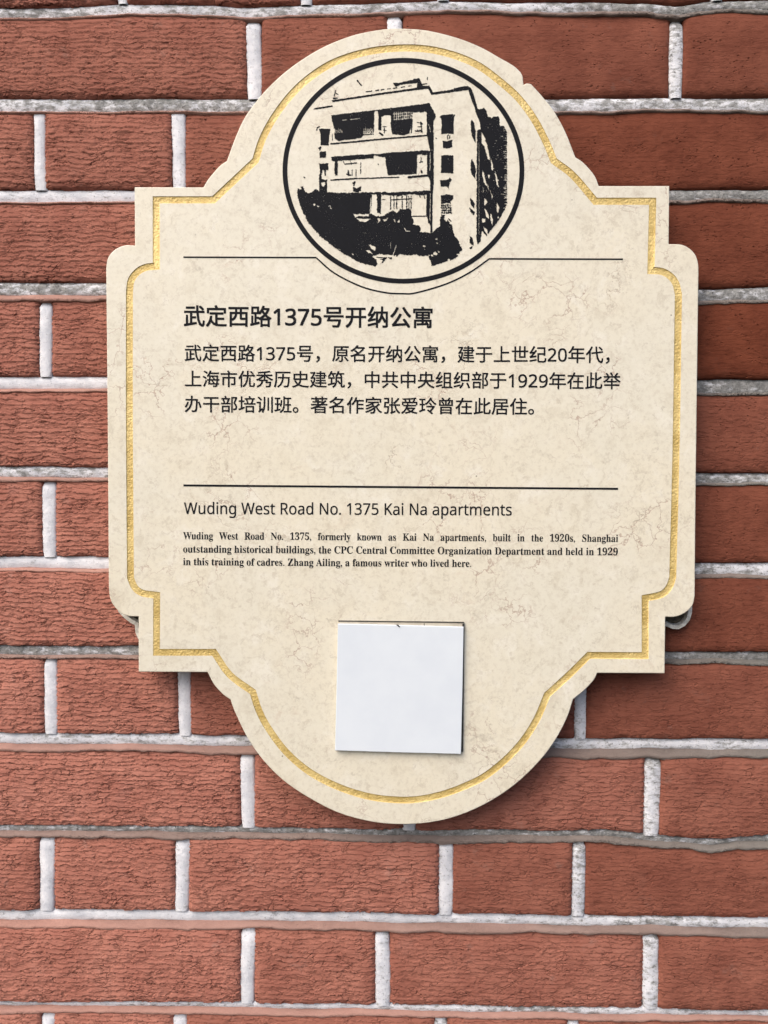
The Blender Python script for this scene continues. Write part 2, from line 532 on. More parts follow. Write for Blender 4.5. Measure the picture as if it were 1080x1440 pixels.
brick_n = 0
for k in range(-3, 15):
    zc = 0.5 * (float(bed[k - 1][0](0)) + float(bed[k][0](0)))
    js = []
    for a, b, w in HEADS[k]:
        x = P(a, b)[0] if b is not None else (a - 540) * PX
        js.append((x, w * PX))
    js.sort()
    while js[0][0] > XL + 0.13:
        js.insert(0, (js[0][0] - (0.1243 if len(js) % 2 else 0.2485), 0.011))
    while js[-1][0] < XR - 0.13:
        js.append((js[-1][0] + (0.1243 if len(js) % 2 else 0.2485), 0.011))
    js = [j for j in js if XL + 0.02 < j[0] < XR - 0.02]
    # head joint stubs
    for (x, w) in js:
        lp = lr(x, bed[k - 1][3], bed[k - 1][4]) * PX
        zt = float(bed_bot(k - 1, x)) - lp * 0.95 + 0.0006
        if lp < 3 * PX:
            zt += 0.004
        zb = float(bed_top(k, x)) - 0.001
        nz = 12
        V = []; F = []; A = {'paint': [], 'dirt_shade': [], 'warm': []}
        zs = np.linspace(zt, zb, nz)
        lean = random.uniform(-.0012, .0012)
        s1, s2 = random.randrange(9999), random.randrange(9999)
        wl = wob(zs, s1, 0.0007, 60); wr = wob(zs, s2, 0.0007, 60)
        tiles = np.linspace(0, 1, nz)
        drt_shade = np.clip(lr(x, -0.10, 0.42) + random.uniform(-.05, .12), 0, 1)  # grime and painted light fall-off, both growing to the right
        for j in range(nz):
            cut = 1 - 0.35 * max(0, 1 - tiles[j] * 9) ** 2 - 0.18 * max(0, 1 - (1 - tiles[j]) * 7) ** 2
            h = w * 0.5 * cut
            cx = x + lean * (tiles[j] - .5) * 2
            xl = cx - h + wl[j]; xr = cx + h + wr[j]
            yo = 0.004 * (max(0, 1 - tiles[j] * 12) ** 2)
            for (xx, yy, pt) in ((xl - .0008, .0095, .9), (xl, .0028, 1), (xl + h * .22, .0015, 1), (cx, .0013, 1), (xr - h * .22, .0015, 1), (xr, .0028, 1), (xr + .0008, .0095, .9)):
                V.append((xx, yy + yo, zs[j] - WALL_ORIGIN.z)); A['paint'].append(pt)
                A['dirt_shade'].append(np.clip(drt_shade + .25 * max(0, 1 - tiles[j] * 4) * lr(x, 0.2, 1), 0, 1)); A['warm'].append(.5)
        V.append((x, .0095, zt + .0008 - WALL_ORIGIN.z)); A['paint'].append(1); A['dirt_shade'].append(drt_shade); A['warm'].append(.5)
        tp = len(V) - 1
        for j in range(nz - 1):
            for i in range(6):
                a = j * 7 + i
                F.append((a, a + 7, a + 8, a + 1))
        for i in range(6):
            F.append((tp, i, i + 1))
        o = link('head_joint', V, F, M_MORTAR, wall, A, True)
        micro(o)
    # bricks between joints
    edges = [(XL, 0)] + js + [(XR, 0)]
    for (xa, wa), (xb, wb) in zip(edges[:-1], edges[1:]):
        x0 = xa + wa * .5 - (0.0 if wa else 0); x1 = xb - wb * .5
        if x1 - x0 < 0.03:
            continue
        L = x1 - x0
        xm = .5 * (x0 + x1)
        nx = max(5, int(L / 0.022)); nz = 4
        lpp = float(lr(xm, bed[k - 1][3], bed[k - 1][4])) * PX
        tn = tone_at(xm, zc, k)
        u = (xm + .36) / .72
        rg = float(np.clip(1.12 - 0.95 * tn + (-.18 if (k <= 1 and u > .45) else 0), 0.16, 1.05))
        sdv = random.random() * 10
        proud = random.uniform(-.0012, .0012)
        tilt = random.uniform(-.0012, .0012)
        # profile stations: inset from the edge, depth
        bevx = [(0.0, .016, 0), (0.0002, .0048, 0), (0.0014, .0016, .25), (0.0045, .0, 0)]
        u_in = [b for b in bevx]
        midx = np.linspace(x0 + 0.014, x1 - 0.014, nx)
        XS = [x0 + b[0] for b in bevx] + list(midx) + [x1 - b[0] for b in reversed(bevx)]
        dX = [b[1] for b in bevx] + [0] * nx + [b[1] for b in reversed(bevx)]
        XS = np.array(XS)
        ztop = bed_bot(k - 1, XS) - 0.0006 - 0.55 * np.clip(lr(XS, bed[k - 1][3], bed[k - 1][4]) - 3.5, 0, 99) * PX + wob(XS, 700 + brick_n, .0004, 50)
        zbot = bed_top(k, XS) - 0.0004 + wob(XS, 900 + brick_n, .0006, 50)
        bevt = [(0.0, .016, 0), (0.0003, .0046, .8), (0.0012 + lpp * .1, .0016, .8), (0.0032 + lpp * .25, .0003, .3)]
        bevb = [(0.008, .0000, 0), (0.0030, .0012, 0), (0.0006, .0046, .3), (0.0, .016, 0)] if k < 4 else [(0.007, .0000, 0), (0.0018, .0006, 0), (0.0004, .0040, .3), (0.0, .016, 0)]
        nzm = 3
        V = []; fl = []
        cols = len(XS)
        rowspec = [('t', b) for b in bevt] + [('m', f) for f in (.25, .5, .75)] + [('b', b) for b in bevb]
        for kind, b in rowspec:
            for i in range(cols):
                zt = ztop[i]; zb = zbot[i]
                # rounded corners of the brick's outline
                if kind == 't':
                    z = zt - b[0]; dz = b[1]; f = b[2]
                elif kind == 'b':
                    z = zb + b[0]; dz = b[1]; f = b[2]
                else:
                    z = zt - .010 + (zb + .010 - zt + .010) * b; dz = 0; f = 0
                y = max(dz, dX[i]) + (0.35 * min(dz, dX[i]) if max(dz, dX[i]) < .01 else 0)
                y = min(y, .016)
                if y < .0158:
                    y += proud + tilt * ((XS[i] - xm) / L)
                V.append((XS[i], y, z - WALL_ORIGIN.z)); fl.append(min(1, f + (.3 if dX[i] > .004 else 0)))
        F = []
        for j in range(len(rowspec) - 1):
            for i in range(cols - 1):
                a = j * cols + i
                F.append((a, a + cols, a + cols + 1, a + 1))
        nV = len(V)
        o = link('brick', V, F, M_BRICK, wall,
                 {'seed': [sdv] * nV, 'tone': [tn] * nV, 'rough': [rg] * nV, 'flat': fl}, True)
        micro(o)
        brick_n += 1

# core behind the joints
zt = float(bed[-4][0](0)) ; zb = float(bed[14][0](0))
V = [(x, y, z - WALL_ORIGIN.z) for y in (.0105, .20) for z in (zb, zt) for x in (XL, XR)]
F = [(0, 1, 3, 2), (4, 6, 7, 5), (0, 4, 5, 1), (2, 3, 7, 6), (0, 2, 6, 4), (1, 5, 7, 3)]
link('mortar_core', V, F, M_CORE, wall)


# ------------------------------------------------------------------ the plaque
FRONT = 0.026                                    # face of the slab in front of the brick faces
SLAB = 0.013
YF = -FRONT
C = 'corner'
# runs between corners; every run is smoothed
OUT = [
    [(189, 263), (285.8, 263.2)],
    [(285.8, 263.2), (291, 254.3), (299, 244), (309, 233), (319, 225.8)],
    [(319, 225.8), (331, 193), (343.5, 166), (360.5, 142), (380, 120), (404, 98.5), (434, 77.5), (464, 61.5), (500, 48.4), (540, 40.8), (567, 40), (602, 42.8), (643, 53), (676, 66), (702, 80.5), (722, 92), (732, 101)],
    [(732, 101), (735, 107), (735.6, 113), (736.4, 119)],
    [(736.4, 119), (741, 117), (747, 118)],
    [(747, 118), (762, 134.5), (779.8, 157), (795.5, 186), (809.4, 221)],
    [(809.4, 221), (818, 226.5), (827.7, 236), (836.9, 248), (842.2, 261.3)],
    [(842.2, 261.3), (941.5, 261.3)],
    [(941.5, 261.3), (940.6, 343)],
    [(940.6, 343), (958, 343.8), (970, 349.5), (978.6, 359.5), (982.3, 374), (982.3, 395)],
    [(982.3, 395), (978.5, 690), (977.2, 838)],
    [(977.2, 838), (974, 851), (964, 861.5), (950, 867.3), (935.8, 867.6)],
    [(935.8, 867.6), (934.8, 947)],
    [(934.8, 947), (840, 946.5)],
    [(840, 946.5), (836, 955), (828, 964.5), (818, 974), (806, 983.5)],
    [(806, 983.5), (798, 1008), (782.6, 1038), (762, 1066.5), (733, 1096), (700, 1120.5), (663, 1140), (622, 1153.5), (577.8, 1159), (531, 1157), (483, 1145.6), (444, 1127.5), (404, 1102), (373.3, 1073), (349, 1039.4), (331, 1003), (324, 984)],
    [(324, 984), (313, 976), (300.5, 962), (291.8, 945.4)],
    [(291.8, 945.4), (194.8, 944.8)],
    [(194.8, 944.8), (194.8, 867)],
    [(194.8, 867), (181, 866.4), (170, 862), (160, 852), (154.6, 841), (152.8, 826)],
    [(152.8, 826), (151.2, 600), (149, 378)],
    [(149, 378), (151.4, 363), (160.6, 351.5), (174.8, 345), (189.6, 345)],
    [(189.6, 345), (189, 263)],
]
GOLD = [
    [(219.6, 281), (300.2, 281)],
    [(300.2, 281), (359.4, 225.5)],
    [(359.4, 225.5), (367.6, 199), (380.5, 173), (400, 144.5), (424, 118.5), (455, 95.5), (484, 82), (520.7, 72), (561, 67.6), (602, 69.2), (641, 78.5), (673.5, 92.8), (702.4, 114), (729, 138), (751.3, 168), (768, 200), (778.8, 226)],
    [(778.8, 226), (806, 247), (837, 283)],
    [(837, 283), (917.8, 283)],
    [(917.8, 283), (915.3, 380.5)],
    [(915.3, 380.5), (930, 381.6), (941.5, 387.5), (950, 398), (954, 414)],
    [(954, 414), (950.5, 640), (946, 812)],
    [(946, 812), (941, 825.5), (930, 836), (907.3, 841)],
    [(907.3, 841), (907.3, 922)],
    [(907.3, 922), (828, 921.5)],
    [(828, 921.5), (799, 950), (769.5, 977)],
    [(769.5, 977), (755, 1011), (735.7, 1041.5), (711.3, 1068), (681, 1092), (650, 1107), (622, 1117), (592, 1123.5), (561.5, 1125), (520.7, 1120.5), (478, 1107.5), (436, 1086), (402, 1057), (377, 1023.5), (364, 998.7), (355.5, 973)],
    [(355.5, 973), (323.3, 949), (301, 917.3)],
    [(301, 917.3), (220, 917.3)],
    [(220, 917.3), (220.3, 837)],
    [(220.3, 837), (200, 833.8), (189.5, 826), (183.5, 813)],
    [(183.5, 813), (182, 600), (182, 410)],
    [(182, 410), (184.5, 394), (193, 382.6), (205, 376), (219.8, 374.4)],
    [(219.8, 374.4), (219.6, 281)],
]


def smooth_run(run, dep, sub=6):
    pts = [np.array(P(a, b, dep)) for a, b in run]
    if len(pts) == 2:
        return pts
    ext = [2 * pts[0] - pts[1]] + pts + [2 * pts[-1] - pts[-2]]
    out = []
    for i in range(1, len(ext) - 2):
        p0, p1, p2, p3 = ext[i - 1:i + 3]
        for s in range(sub):
            t = s / sub
            out.append(.5 * ((2 * p1) + (-p0 + p2) * t + (2 * p0 - 5 * p1 + 4 * p2 - p3) * t * t + (-p0 + 3 * p1 - 3 * p2 + p3) * t ** 3))
    out.append(pts[-1])
    return out


def closed(runs, dep, sub=6):
    pts = []
    for r in runs:
        pts += smooth_run(r, dep, sub)[:-1]
    return pts


def offset(pts, d):
    """offset a closed clockwise (seen from the front) path; positive d goes outward"""
    n = len(pts); out = []
    for i in range(n):
        a, b, c = pts[i - 1], pts[i], pts[(i + 1) % n]
        e1 = b - a; e2 = c - b
        e1 = e1 / (np.linalg.norm(e1) + 1e-12); e2 = e2 / (np.linalg.norm(e2) + 1e-12)
        n1 = np.array([-e1[1], e1[0]]); n2 = np.array([-e2[1], e2[0]])
        k = n1 + n2
        kk = k / max(1e-6, np.dot(k, k)) * 2
        if np.linalg.norm(kk) > 2.2:
            kk = kk / np.linalg.norm(kk) * 2.2
        out.append(b + kk * d)
    return out


PLQ = Vector((P(565, 720, FRONT)[0], 0.0, P(565, 1159, FRONT)[1]))
plaque = thing('stone_plaque', 'cream marble house plaque with gold border line, black building picture and Chinese and English lettering', 'plaque', PLQ)
pp = []


def L3(p, y):
    return (float(p[0]), float(y), float(p[1]))


outl = closed(OUT, FRONT)
gold = closed(GOLD, FRONT, 5)
GW = 9.8 * 0.000625
g_out = offset(gold, GW / 2); g_in = offset(gold, -GW / 2)


def fill(loops, y, flip=False):
    """triangulate loops (first outer, others holes); returns verts, faces"""
    tris = tessellate_polygon([[Vector((p[0], p[1], 0)) for p in l] for l in loops])
    vs = [L3(p, y) for l in loops for p in l]
    fs = []
    for t in tris:
        a, b, c = [vs[i] for i in t]
        nrm = (Vector(b) - Vector(a)).cross(Vector(c) - Vector(a))
        fs.append(t if (nrm.y < 0) != flip else (t[0], t[2], t[1]))
    return vs, fs


# slab: front field with a slot for the groove, rounded arris, sides, back
CH = 0.0007
in1 = offset(outl, -CH)
V, F = fill([in1, g_out], YF)
v2, f2 = fill([g_in], YF)
b0 = len(V); V += v2; F += [tuple(i + b0 for i in f) for f in f2]
rings = [in1, offset(outl, -CH * .3), outl, outl]
ys = [YF, YF + CH * .3, YF + CH, YF + SLAB]
base = len(V)
# edge is a little uneven, as sawn stone is
for r, (lp, y) in enumerate(zip(rings, ys)):
    for i, p in enumerate(lp):
        V.append(L3(p, y))
n = len(outl)
for r in range(3):
    for i in range(n):
        j = (i + 1) % n
        F.append((base + r * n + i, base + r * n + j, base + (r + 1) * n + j, base + (r + 1) * n + i))
vb, fb = fill([outl], YF + SLAB, True)
b0 = len(V); V += vb; F += [tuple(i + b0 for i in f) for f in fb]
slab = link('marble_slab', V, F, M_STONE, plaque)
bm = bmesh.new(); bm.from_mesh(slab.data)
bmesh.ops.remove_doubles(bm, verts=bm.verts, dist=1e-6)
bmesh.ops.recalc_face_normals(bm, faces=bm.faces)
bm.to_mesh(slab.data); bm.free()
pp.append(slab)

# gilded groove
GD = 0.0006
gl = [offset(gold, GW / 2), offset(gold, GW / 2 - .00015), offset(gold, GW * .38), offset(gold, -GW * .38), offset(gold, -GW / 2 + .00015), offset(gold, -GW / 2)]
gy = [0, GD * .75, GD, GD, GD * .75, 0]
V = []; F = []
n = len(gold)
for lp, dy in zip(gl, gy):
    V += [L3(p, YF + dy) for p in lp]
for r in range(5):
    for i in range(n):
        j = (i + 1) % n
        F.append((r * n + i, (r + 1) * n + i, (r + 1) * n + j, r * n + j))
o = link('gold_border', V, F, M_GOLD, plaque, None, True)
pp.append(o)


# mounting tray behind the slab, seen at the two lower shoulders
TRAY_PX = [(170, 420), (560, 408), (965, 420), (974, 700), (973.5, 852), (973, 862), (970, 872), (963.5, 880), (955, 884.5), (946, 884.5), (938, 881), (930, 880), (800, 880), (560, 900), (230, 912),
           (205, 903), (194.5, 899), (190.5, 890), (189.5, 879), (183, 875.5), (174, 868.5), (166, 860), (164, 700)]
tdep = FRONT - SLAB - .003
tray = [np.array(P(a, b, tdep)) for a, b in TRAY_PX]
V = []; F = []
n = len(tray)
lps = [tray, tray, offset(tray, -.0034), offset(tray, -.0040)]
tys = [0.004, -tdep, -tdep - .0002, -tdep + .0065]
for lp, y in zip(lps, tys):
    V += [L3(p, y) for p in lp]
for r in range(3):
    for i in range(n):
        j = (i + 1) % n
        F.append((r * n + i, r * n + j, (r + 1) * n + j, (r + 1) * n + i))
o = link('backing_rim', V, F, M_RIM, plaque); pp.append(o)
bm = bmesh.new(); bm.from_mesh(o.data); bmesh.ops.recalc_face_normals(bm, faces=bm.faces); bm.to_mesh(o.data); bm.free()
V, F = fill([offset(tray, -.0038)], -tdep + .0060)
# lumps of old glue between tray and slab
o = link('glue_bed', V, F, M_HOLLOW, plaque); pp.append(o)
core = [np.array(P(a, b, tdep)) for a, b in [(300, 300), (800, 300), (800, 860), (300, 860)]]
V = [L3(p, YF + SLAB) for p in core] + [L3(p, -tdep + .0060) for p in core]
F = [(0, 1, 5, 4), (1, 2, 6, 5), (2, 3, 7, 6), (3, 0, 4, 7)]
o = link('mounting_block', V, F, M_HOLLOW, plaque); pp.append(o)

# ------------------------------------------------------------------ print on the slab
INK_Y = YF - 0.00022


def stroke_mesh(pts_px, wpx, y=INK_Y, thick=0.00016, closed_=False):
    q = [np.array(P(a, b, FRONT)) for a, b in pts_px]
    w = wpx * .00063 * .5
    n = len(q); V = []; F = []
    nr = []
    for i in range(n):
        a = q[(i - 1) % n] if (closed_ or i > 0) else q[i]
        c = q[(i + 1) % n] if (closed_ or i < n - 1) else q[i]
        e = c - a; e = e / np.linalg.norm(e)
        nr.append(np.array([-e[1], e[0]]))
    for i in range(n):
        for s in (1, -1):
            for yy in (y, y + thick):
                V.append(L3(q[i] + nr[i] * w * s, yy))
    m = n if closed_ else n - 1
    for i in range(m):
        a = i * 4; b = ((i + 1) % n) * 4
        F += [(a, a + 2, b + 2, b), (a, b, b + 1, a + 1), (a + 2, a + 3, b + 3, b + 2)]
    return V, F


cx, cy, rx, ry = 567.3, 240.2, 166.6, 155.2
ring = [(cx + rx * math.cos(a), cy + ry * math.sin(a)) for a in np.linspace(0, 2 * math.pi, 160, endpoint=False)]
V, F = stroke_mesh(ring, 6.6, closed_=True)
pp.append(link('picture_ring', V, F, M_INK, plaque))


def dens(pts, sub=5):
    ext = [2 * np.array(pts[0]) - np.array(pts[1])] + [np.array(p, float) for p in pts] + [2 * np.array(pts[-1]) - np.array(pts[-2])]
    out = []
    for i in range(1, len(ext) - 2):
        p0, p1, p2, p3 = ext[i - 1:i + 3]
        for s in range(sub):
            t = s / sub
            out.append(.5 * ((2 * p1) + (-p0 + p2) * t + (2 * p0 - 5 * p1 + 4 * p2 - p3) * t * t + (-p0 + 3 * p1 - 3 * p2 + p3) * t ** 3))
    out.append(ext[-2])
    return [tuple(p) for p in out]


arc = dens([(444.5, 362.3), (470, 384), (508, 403), (541.7, 411.5), (566.7, 413), (585, 411.8), (627, 399.5), (660, 383.5), (688, 364)])
V, F = stroke_mesh([(258, 361.7)] + arc + [(876, 364.6)], 2.1)
pp.append(link('upper_rule', V, F, M_INK, plaque))
V, F = stroke_mesh([(258, 682.6), (869, 687.4)], 2.8)
pp.append(link('lower_rule', V, F, M_INK, plaque))

# --- the building picture: painted as runs on a half-pixel raster, in the order black / bare stone
X0, Y0, RS = 398, 80, 2.5
RW, RH = int(342 * RS), int(322 * RS)
yy, xx = np.mgrid[0:RH, 0:RW]
gx = X0 + (xx + .5) / RS; gy_ = Y0 + (yy + .5) / RS


def vnoise(seed, cell):
    r = np.random.default_rng(seed)
    h, w = int(RH / cell) + 3, int(RW / cell) + 3
    g = r.random((h, w))
    fy, fx = yy / cell, xx / cell
    iy, ix = fy.astype(int), fx.astype(int)
    ty, tx = fy - iy, fx - ix
    ty = ty * ty * (3 - 2 * ty); tx = tx * tx * (3 - 2 * tx)
    return (g[iy, ix] * (1 - tx) + g[iy, ix + 1] * tx) * (1 - ty) + (g[iy + 1, ix] * (1 - tx) + g[iy + 1, ix + 1] * tx) * ty


N1 = vnoise(1, 3.2) - .5; N2 = vnoise(2, 3.2) - .5; N3 = vnoise(3, 9) - .5; N4 = vnoise(4, 9) - .5
RAS = np.zeros((RH, RW), bool)


def inpoly(pts, rag):
    X = gx + N1 * rag * 2 + N3 * rag * 1.6; Y = gy_ + N2 * rag * 2 + N4 * rag * 1.6
    ins = np.zeros_like(RAS)
    n = len(pts)
    for i in range(n):
        x1, y1 = pts[i]; x2, y2 = pts[(i + 1) % n]
        if y1 == y2:
            continue
        c = ((y1 > Y) != (y2 > Y)) & (X < (x2 - x1) * (Y - y1) / (y2 - y1) + x1)
        ins ^= c
    return ins


def B(pts, rag=.45):
    RAS[inpoly(pts, rag)] = True


def Wp(pts, rag=.45):
    RAS[inpoly(pts, rag)] = False


def seg(a, b, w, val=True, rag=.35):
    X = gx + N1 * rag * 2; Y = gy_ + N2 * rag * 2
    dx, dy = b[0] - a[0], b[1] - a[1]
    l2 = dx * dx + dy * dy + 1e-9
    t = np.clip(((X - a[0]) * dx + (Y - a[1]) * dy) / l2, 0, 1)
    d = np.hypot(X - a[0] - t * dx, Y - a[1] - t * dy)
    RAS[d < w * .5] = val


def box(x0, y0, x1, y1):
    return [(x0, y0), (x1, y0), (x1, y1), (x0, y1)]


# roof lines
seg((502.5, 113.5), (508, 120), 2)
seg((471.8, 127.5), (470, 135), 1.4); seg((472, 131), (475.5, 133), 1.2); seg((469, 138.5), (474, 138), 2)
seg((436.5, 154), (467, 149.4), 2.2)
B([(466.2, 141), (500, 136.2), (545, 129.2), (580, 124.5), (601, 121), (603.5, 119.8), (605.5, 124), (609, 130), (632, 126.5), (655, 122), (661, 120.2), (666, 133), (671, 150), (675, 163), (671, 160), (665, 146), (660, 132), (658.5, 126.5),
   (640, 129), (607, 133.6), (602, 125), (585, 126.8), (560, 129.8), (530, 134.2), (490, 140.2), (467.5, 143.6)], .3)
for (a, b) in ((515, 523), (528, 533), (536, 540), (545, 549), (553, 558), (564, 569), (575, 578), (589, 600)):
    seg((a, 133 - (a - 500) * .135 - 1.6), (b, 133 - (b - 500) * .135 - 1.8), 1.3)
B([(552.5, 116.6), (560, 116.6), (580, 112.6), (582, 111), (590, 110), (594.5, 121), (601, 120.6), (600, 123.5), (586, 123.5), (587, 116.5), (563, 119), (557, 122.4), (554.5, 120)], .3)
B(box(600.2, 108.5, 601.6, 112.5), .3)
B([(638, 124), (661, 120), (662, 124), (640, 127.5)], .4)
# top storey
B([(466, 162), (500, 158), (528, 154.6), (567, 150), (603.8, 145), (608, 153), (611, 158.5), (613, 163.5), (611, 168), (609.4, 172), (606, 172), (600, 190), (600, 157.5), (590, 157), (580, 158.5), (579, 172), (576, 187),
   (568, 190.5), (552, 188.5), (550, 183), (549.5, 175), (549.5, 162), (541, 161.6), (536.5, 164), (536, 183), (532.6, 181), (531.6, 156), (526.4, 156), (525.6, 189), (511, 190), (508, 194), (476, 198.2), (471, 195.5), (469.5, 180), (467, 170)], .5)
seg((482, 169.2), (487.5, 168.4), 1, False); seg((493, 168.2), (505.5, 166.6), 1, False)
for i in range(6):
    seg((470 + i * 2.1, 181 + (i % 3) * 1.2), (470.6 + i * 2.1, 186 + (i % 2)), .7, False, .8)
for i in range(6):
    seg((512 + i * 2.3, 181), (512.4 + i * 2.3, 188.5), .8, False, .8)
seg((511, 185.4), (525, 184), .8, False, .8); seg((511, 188), (525, 187.2), .9, False, .8)
for i in range(9):
    seg((554.5 + i * 2.9, 157.8 - i * .1), (554.7 + i * 2.9, 169.5 - i * .35), .8, False, .7)
for j in range(3):
    seg((553, 160.3 + j * 4), (581, 157.4 + j * 4), .8, False, .7)
seg((579.5, 168), (578.5, 186.5), 1.5); seg((540.5, 178), (540.3, 187), 1.2); seg((538, 178), (543, 178), 1); seg((539, 183), (543, 183.6), 1)
seg((534, 187), (538, 190), 2.4)
B(box(531.9, 158, 535.8, 183), .3)
seg((586, 172), (594, 174), 1.3, rag=.8); seg((592, 172), (593, 186), 1.7, rag=.8); seg((584, 184), (593, 184), 1.6, rag=.8); seg((588, 178), (592, 178.5), 1.2); seg((591, 157.5), (595, 157), 1.8)
seg((467, 188), (467.4, 197), .9)
seg((465.5, 202.4), (497, 199.5), 2.3); seg((497, 199.7), (530, 196.2), 2.3); seg((530, 196.2), (601, 190.4), 2.2)
# corner post
B([(601, 157), (606, 150), (613, 163.5), (609.6, 171), (610, 255), (608.4, 275), (608, 327), (605, 327), (605.2, 318), (602, 312), (604.5, 308), (605, 268), (605, 212), (600.5, 192), (600.2, 186)], .35)
B(box(600.4, 157, 606.5, 190), .4)
B([(600.5, 213), (606, 212), (606, 258), (601.5, 247), (600.4, 244)], .4)
B([(600, 269), (606, 268), (606, 314), (602, 314), (601, 304), (599, 303)], .4)
seg((605, 215), (604.6, 240), .7, False, .4); seg((605.2, 270), (604.6, 310), .7, False, .4); seg((603, 175), (605.5, 186), .7, False, .4)
# second storey
B([(465.8, 220.6), (500, 218), (525.5, 216.4), (531, 216.8), (545, 214.8), (580, 212.8), (596, 211.4), (606, 212.8), (606, 214.5), (587, 217.6), (586.4, 230), (585.4, 244.5), (565, 245.6), (545.4, 246.4), (543.4, 235), (542, 221),
   (532, 220.4), (530, 219.4), (525.6, 218), (525, 222.6), (500, 224.4), (475, 226.6), (475, 246), (471.4, 247), (470, 240), (471, 227), (466.6, 226)], .5)
seg((483, 227), (484.4, 230.6), 1.1); seg((485, 230.8), (501.5, 229.2), 1.5); seg((493, 227), (494, 231.5), 1)
seg((489.6, 239.5), (489.8, 247), 2.2, rag=.9); seg((487.6, 245), (493, 246.4), 1.8); seg((495.2, 239), (495, 246.5), 1.1); seg((500.8, 239), (500.4, 247.8), 1.3)
for a in (229, 233.4, 238, 241.5):
    seg((507.4, a), (507, a + 2.4), 1.2)
seg((531.6, 230.6), (531.9, 231.2), 1.6); seg((592, 221), (592, 228), 1.2); seg((590, 228.4), (594, 227.4), 1.3); seg((592.5, 241), (593.2, 242.6), 3); seg((594, 217.2), (600, 217), 2, rag=.8)
seg((465.6, 253.3), (500, 251.2), 2); seg((500, 251.2), (561, 249.2), 1.7); seg((574.6, 249.4), (601, 246.8), 3)
# left narrow windows
seg((445.4, 183), (446.6, 179.4), 1.8); seg((446.6, 179), (449, 178.4), 1.6)
B([(448.6, 181), (464.6, 181), (463, 190), (462, 204.6), (451, 204.4), (450.8, 192), (449.8, 185)], .35)
seg((448.6, 208.6), (450.8, 207.2), 2.2); seg((451, 207.4), (449.6, 211), 1.6)
B([(449.4, 213.6), (458.6, 213), (458.4, 221.6), (449.6, 222)], .45)
B([(449, 230), (462, 229.6), (461.4, 239), (458.6, 238), (457.8, 247.6), (455.8, 247.4), (455.6, 238.4), (452.8, 239), (451.6, 252), (460, 252.4), (460, 256), (459.6, 271), (448.4, 271), (448.6, 250), (450, 242)], .6)
Wp([(452, 256.5), (456.6, 255.6), (457.4, 260), (454.6, 262.5), (452.2, 261)], .4)
seg((427.5, 249.2), (428.4, 249.8), 1.8)
seg((497, 257.6), (499, 256.4), 2.6); seg((499, 257), (497.6, 261), 1.8); B([(496.6, 263.4), (502, 264.4), (508.2, 262), (507.4, 267.5), (504, 270.4), (497, 269.6)], .7)
# third storey and shrubs
B([(418, 265.6), (424, 266.4), (423.6, 262.4), (427, 262.6), (428.4, 267.4), (432, 271.4), (437, 272), (441.4, 267), (445, 265), (447, 268.4), (449, 270.4), (463, 270.6), (486, 271.8), (505, 270.4), (520, 270.6), (560, 270.2), (590, 268.6), (606, 267.6),
   (606, 272), (598, 274.4), (578, 273.2), (560, 275.6), (536, 274), (535.6, 300), (530.4, 299.6), (530, 273.4), (523.6, 273.6), (521, 300), (527, 303.8), (533, 305), (541, 303), (547.6, 298.4), (552, 296), (558, 299), (563, 293.6), (568, 294.8), (575, 293), (579.6, 298), (578, 303), (582.4, 311.6), (580, 316.4), (589.6, 317), (592, 323), (589.6, 326.4),
   (601.5, 327), (608, 327.2), (614, 321.6), (618.4, 318), (619, 309), (620.4, 302), (625, 302.2), (624.4, 308.6), (628, 312), (630, 309), (633, 314.8), (636, 316), (637.6, 326), (640, 333), (645, 339), (647, 344), (650.4, 351), (646, 355.8), (641, 356.4), (644, 359.6), (640, 363), (633, 366.2), (627, 367.6), (618, 371.2), (606.5, 374.6),
   (607, 369.6), (604, 364), (602, 360.2), (585, 358.8), (560, 358), (556, 361.6), (549, 364.4), (545, 362), (539.6, 368.6), (535, 371), (531.6, 369), (527.6, 375), (507, 369.2), (496, 363.6), (484, 357.6), (467, 345.4), (450, 331.6), (440, 320.6), (432, 310.6), (422, 288.4), (418.4, 278)], .75)
Wp([(495.8, 301), (518.6, 300.8), (519, 303.8), (504, 304), (499.4, 306.4)], .7)
Wp([(501, 307.4), (521.6, 307.6), (519, 309.8), (512.8, 312.2), (504, 310)], .8)
Wp([(531.6, 307.6), (534.6, 306.4), (533.6, 311.6), (530.6, 315)], .8); Wp([(538, 309), (546, 306.6), (544, 310.4), (539.6, 311.8)], .8); Wp([(553, 308.6), (555.4, 308), (556, 313)], .6); Wp([(558, 312.4), (562, 307.6), (561.4, 313)], .6)
Wp([(517.4, 344), (521, 344), (528.6, 347.4), (527.4, 352.4), (523, 349.6)], .7)
Wp([(513.6, 352), (519, 352), (525, 357.4), (517.6, 355.6)], .7)
Wp([(524, 360.4), (533, 357.4), (541, 358.4), (548, 358), (557.6, 360), (553, 363.4), (548, 362), (540, 363), (534, 364), (539, 366), (533, 374), (529, 366)], .9)
seg((530, 361.6), (541, 362.6), 1.2)
seg((549, 341), (549.6, 349), .7, False, .5); seg((557.4, 344.6), (553, 358), .9, False, .5)
seg((569, 320.6), (571, 324.8), 1.1, False); seg((571, 324.8), (576, 325), 1.1, False)
for (a, b, w) in ((441.6, 287.6, 2.2), (446.8, 289.6, 2.4), (463, 289.4, 2), (465, 293, 1.6), (469, 262, 1.2), (477, 351, 1.3), (495.3, 357, 1.8), (613, 336, 1.6), (596, 346, 1.2), (597, 350.5, 1.2), (611.6, 356.4, 4), (616.6, 354, 2), (607, 359, 1.8), (630.6, 365, 2.4), (603.4, 359, 1.6), (614, 342, 1)):
    seg((a, b), (a + 1.2, b + .6), w, False, .9)
